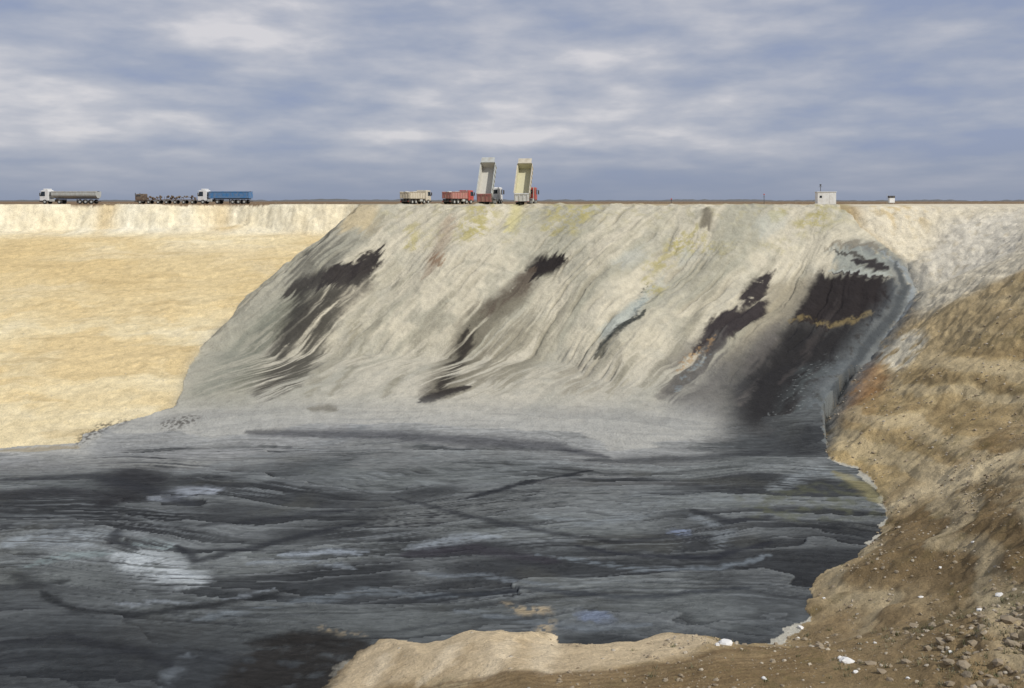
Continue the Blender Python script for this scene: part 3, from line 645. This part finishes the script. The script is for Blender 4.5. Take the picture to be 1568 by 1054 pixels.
boxes('door',WHT,e,[(.5,1.3,-1.23,-1.203,.15,2.1)]); boxes('window',GLS,e,[(-1.25,-.85,-1.225,-1.203,1.3,1.7)])
bm=bmesh.new(); cyl(bm,(-.8,.3,2.42),(-.8,.3,3.7),.05,8); cyl(bm,(-.8,.3,3.5),(-.8,.3,3.75),.16,10); cyl(bm,(-1.1,.3,3.3),(-.5,.3,3.3),.03,6); obj_from_bm(bm,'antenna_mast',DRK,e)
e=empty('monitoring_station',at(1365,205),0)
boxes('cabinet',WHT,e,[(-.55,.55,-.4,.4,.3,1.3)],.03); boxes('top_unit',DRK,e,[(-.6,.6,-.45,.45,1.303,1.75)],.04)
bm=bmesh.new(); 
for x in (-.4,.4): cyl(bm,(x,0,-.3),(x,0,.3),.05,8)
cyl(bm,(-.9,0,-.3),(-.9,0,2.1),.04,8); obj_from_bm(bm,'legs_and_pole',GRY,e)
for i,(px,h) in enumerate([(1170,1.7),(1028,.9)]):
    e=empty('warning_beacon_post' if i==0 else 'marker_post',at(px,172),0)
    bm=bmesh.new(); cyl(bm,(0,0,-.3),(0,0,h),.045,8); cyl(bm,(-.15,0,h*.8),(.15,0,h*.8),.03,6); obj_from_bm(bm,'pole',DRK,e)
    boxes('beacon',LMP,e,[(-.1,.1,-.1,.1,h+.003,h+.2)],.03)
# ---------------------------------------------------------------- rocks
def rock_bm(bm,p,s,seed,sub_=1,flat=.7):
    r=random.Random(seed); rot=Matrix.Rotation(r.uniform(0,6.28),4,Vector((r.random()-.5,r.random()-.5,r.random())).normalized())
    res=bmesh.ops.create_icosphere(bm,subdivisions=sub_,radius=1)
    sx,sy,sz=r.uniform(.7,1.3),r.uniform(.7,1.2),r.uniform(.5,1.0)
    for v in res['verts']:
        c=v.co*r.uniform(.75,1.2); c=Vector((c.x*sx,c.y*sy,c.z*sz)); c=rot@c
        v.co=Vector((p[0]+c.x*s,p[1]+c.y*s,p[2]+c.z*s*flat+s*.1))
STN=pmat('pale_stone',(.42,.37,.29),.95,0,.5); DST=pmat('brown_clod',(.25,.20,.135),.97,0,.3); WST=pmat('white_stone',(.72,.71,.68),.9,0,.05)
def scatter(name,mat,n,fn,smin,smax):
    bm=bmesh.new(); k=0; tries=0
    while k<n and tries<n*40:
        tries+=1; q=fn()
        if q is None: continue
        s=smin+(smax-smin)*random.random()**4
        z=float(lookup(np.array([q[0]]),np.array([q[1]]))[0]); rock_bm(bm,(q[0],q[1],z),s,k,1); k+=1
    return obj_from_bm(bm,name,mat,None)
def bank_pt(ymin,ymax,xmin=-12,thr=(-.4,.6)):
    def f():
        y=random.uniform(ymin,ymax); x=random.uniform(xmin,0.56*y+6)
        if inside(poly,np.array([x]),np.array([y]))[0]: return None
        if float(perlin(np.array([x*.25]),np.array([y*.25]),5)[0])<random.uniform(*thr): return None
        return (x,y)
    return f
scatter('scattered_stones',STN,1100,bank_pt(34,75,8),.025,.14)
scatter('soil_clods',DST,2200,bank_pt(34,85,2),.03,.17)
scatter('scattered_stones.001',STN,700,bank_pt(72,135),.04,.2)
scatter('soil_clods.001',DST,900,bank_pt(72,120),.05,.22)
def mound(): return (random.gauss(24.5,3.2),random.gauss(43.5,3.6))
scatter('rubble_pile',DST,900,mound,.04,.32); scatter('rubble_pile.001',STN,300,mound,.03,.20)
GRS=pmat('dry_weeds',(.11,.115,.05),.9,0,.35)
bm=bmesh.new(); fn=bank_pt(34,100,6,(-.1,.6)); k=0; tr=0
while k<560 and tr<30000:
    tr+=1; q=fn() if random.random()<.55 else (random.gauss(24,4.5),random.gauss(43,4.5))
    if q is None: continue
    z=float(lookup(np.array([q[0]]),np.array([q[1]]))[0]); k+=1; hh=random.uniform(.08,.32)
    for j in range(14):
        a=random.uniform(0,6.28); l=random.uniform(.3,1)*hh; dx,dy=math.cos(a)*l*.7,math.sin(a)*l*.7; w_=.02
        bx0=q[0]+random.uniform(-.14,.14); by0=q[1]+random.uniform(-.14,.14)
        v=[bm.verts.new(p) for p in [(bx0-w_*math.sin(a),by0+w_*math.cos(a),z-.03),(bx0+w_*math.sin(a),by0-w_*math.cos(a),z-.03),(bx0+dx,by0+dy,z+l)]]; bm.faces.new(v)
obj_from_bm(bm,'grass_tufts',GRS,None)
bm=bmesh.new()
for i,(a,b,s) in enumerate([(1111,986,.36),(1098,988,.15),(1297,1014,.3),(1286,1008,.15),(1226,962,.18),(1222,978,.13),(1410,915,.16),(1050,1000,.1),(1170,1040,.12),(1340,985,.13),(1455,1000,.14),(1530,912,.24),(1545,950,.2),(1500,935,.17),(1262,916,.12),(1310,1030,.12),(1390,1040,.1),(1440,870,.13),(1490,830,.12)]):
    x,y=W(a,b); rock_bm(bm,(x,y,float(lookup(np.array([x]),np.array([y]))[0])),s,900+i,2)
obj_from_bm(bm,'white_boulders',WST,None)
bm=bmesh.new()
for i in range(60):
    px=random.uniform(155,205) if i<30 else random.uniform(385,540)
    x,y,z=at(px,226+random.uniform(-2,2)); rock_bm(bm,(x,y,z),random.uniform(.1,.35),i+350,1,.8)
obj_from_bm(bm,'spoil_heap',DST,None)
bm=bmesh.new(); prev=None
for i in range(900):
    a=-1+2*i/899; x=a*4200; y=3000+250*math.sin(a*3)
    h=max(0.5,5+5*float(perlin(np.array([i*.05]),np.array([.5]),3)[0])+2.5*float(perlin(np.array([i*.4]),np.array([.5]),6)[0]))
    cur=(bm.verts.new((x,y,-1)),bm.verts.new((x,y+10,h*.9)),bm.verts.new((x,y+40,-1)))
    if prev:
        bm.faces.new([prev[0],cur[0],cur[1],prev[1]]); bm.faces.new([prev[1],cur[1],cur[2],prev[2]])
    prev=cur
obj_from_bm(bm,'distant_trees',pmat('far_foliage',(.09,.10,.11),1,0,.2),None)
# ---------------------------------------------------------------- camera, light, sky
cam=bpy.data.cameras.new('camera'); co_=bpy.data.objects.new('camera',cam); sc.collection.objects.link(co_); sc.camera=co_
co_.location=(0,0,0); co_.rotation_euler=(math.radians(90),0,0)
cam.sensor_width=36; cam.lens=36*F_PX/1568; cam.shift_y=-(526.5-HY)/1568; cam.clip_end=20000; cam.clip_start=.1
el=math.radians(44); az=math.radians(130)
sd=Vector((math.sin(az)*math.cos(el),math.cos(az)*math.cos(el),math.sin(el)))
sl_=bpy.data.lights.new('sun','SUN'); sl_.energy=3.4; sl_.angle=math.radians(1.0); sl_.color=(1,.965,.91)
so=bpy.data.objects.new('sun',sl_); sc.collection.objects.link(so); so.rotation_euler=sd.to_track_quat('Z','Y').to_euler()
w=bpy.data.worlds.new("World"); sc.world=w; w.use_nodes=True; nt=w.node_tree; L=nt.links
bg=nt.nodes['Background']; bg.inputs[1].default_value=0.1
sky=nd(nt,'ShaderNodeTexSky',sky_type='NISHITA'); sky.sun_disc=False; sky.sun_elevation=el; sky.sun_rotation=az
tc=nd(nt,'ShaderNodeTexCoord'); sp_=nd(nt,'ShaderNodeSeparateXYZ'); L.new(tc.outputs['Generated'],sp_.inputs[0])
def M(op,a,b=None):
    n=nd(nt,'ShaderNodeMath',operation=op)
    for i,q in enumerate((a,b)):
        if q is None: continue
        if isinstance(q,(int,float)): n.inputs[i].default_value=q
        else: L.new(q,n.inputs[i])
    return n.outputs[0]
zc=M('MAXIMUM',sp_.outputs[2],0.0); zp=M('POWER',M('ADD',zc,0.004),0.75)
def cn(sx,sz,off,det,ro):
    cb=nd(nt,'ShaderNodeCombineXYZ'); L.new(M('ADD',M('MULTIPLY',sp_.outputs[0],sx),off),cb.inputs[0]); L.new(M('MULTIPLY',sp_.outputs[1],sx*.6),cb.inputs[1]); L.new(M('MULTIPLY',zp,sz),cb.inputs[2])
    n=nd(nt,'ShaderNodeTexNoise'); n.inputs['Scale'].default_value=1; n.inputs['Detail'].default_value=det; n.inputs['Roughness'].default_value=ro; n.inputs['Distortion'].default_value=.1
    L.new(cb.outputs[0],n.inputs['Vector']); return n.outputs['Fac']
c1=cn(4.5,18,5.3,2,.4); c2=cn(15,40,2.7,5,.5)
cc=M('ADD',M('MULTIPLY',c1,.58),M('MULTIPLY',c2,.42))
rp_=nd(nt,'ShaderNodeValToRGB'); L.new(cc,rp_.inputs[0]); cr=rp_.color_ramp
def rc(c): return (*[float(v) for v in lin(c)],1)
cr.elements[0].position=.36; cr.elements[0].color=rc((146,157,184)); cr.elements[1].position=.66; cr.elements[1].color=rc((214,212,216))
for p,c in [(.44,(158,166,186)),(.51,(172,177,192)),(.58,(188,190,200))]:
    q=cr.elements.new(p); q.color=rc(c)
hf=nd(nt,'ShaderNodeMapRange',interpolation_type='SMOOTHSTEP'); L.new(sp_.outputs[2],hf.inputs[0]); hf.inputs[1].default_value=-.01; hf.inputs[2].default_value=.075; hf.inputs[3].default_value=.95; hf.inputs[4].default_value=0
hm=nd(nt,'ShaderNodeMix',data_type='RGBA'); L.new(hf.outputs[0],hm.inputs[0]); L.new(rp_.outputs[0],hm.inputs[6]); hm.inputs[7].default_value=rc((138,149,172))
sc10=nd(nt,'ShaderNodeVectorMath',operation='SCALE'); sc10.inputs['Scale'].default_value=10; L.new(hm.outputs[2],sc10.inputs[0])
mxs=nd(nt,'ShaderNodeMix',data_type='RGBA'); mxs.inputs[0].default_value=.94; L.new(sky.outputs[0],mxs.inputs[6]); L.new(sc10.outputs[0],mxs.inputs[7])
L.new(mxs.outputs[2],bg.inputs[0])
sc.view_settings.view_transform='Standard'; sc.view_settings.look='None'; sc.view_settings.exposure=0
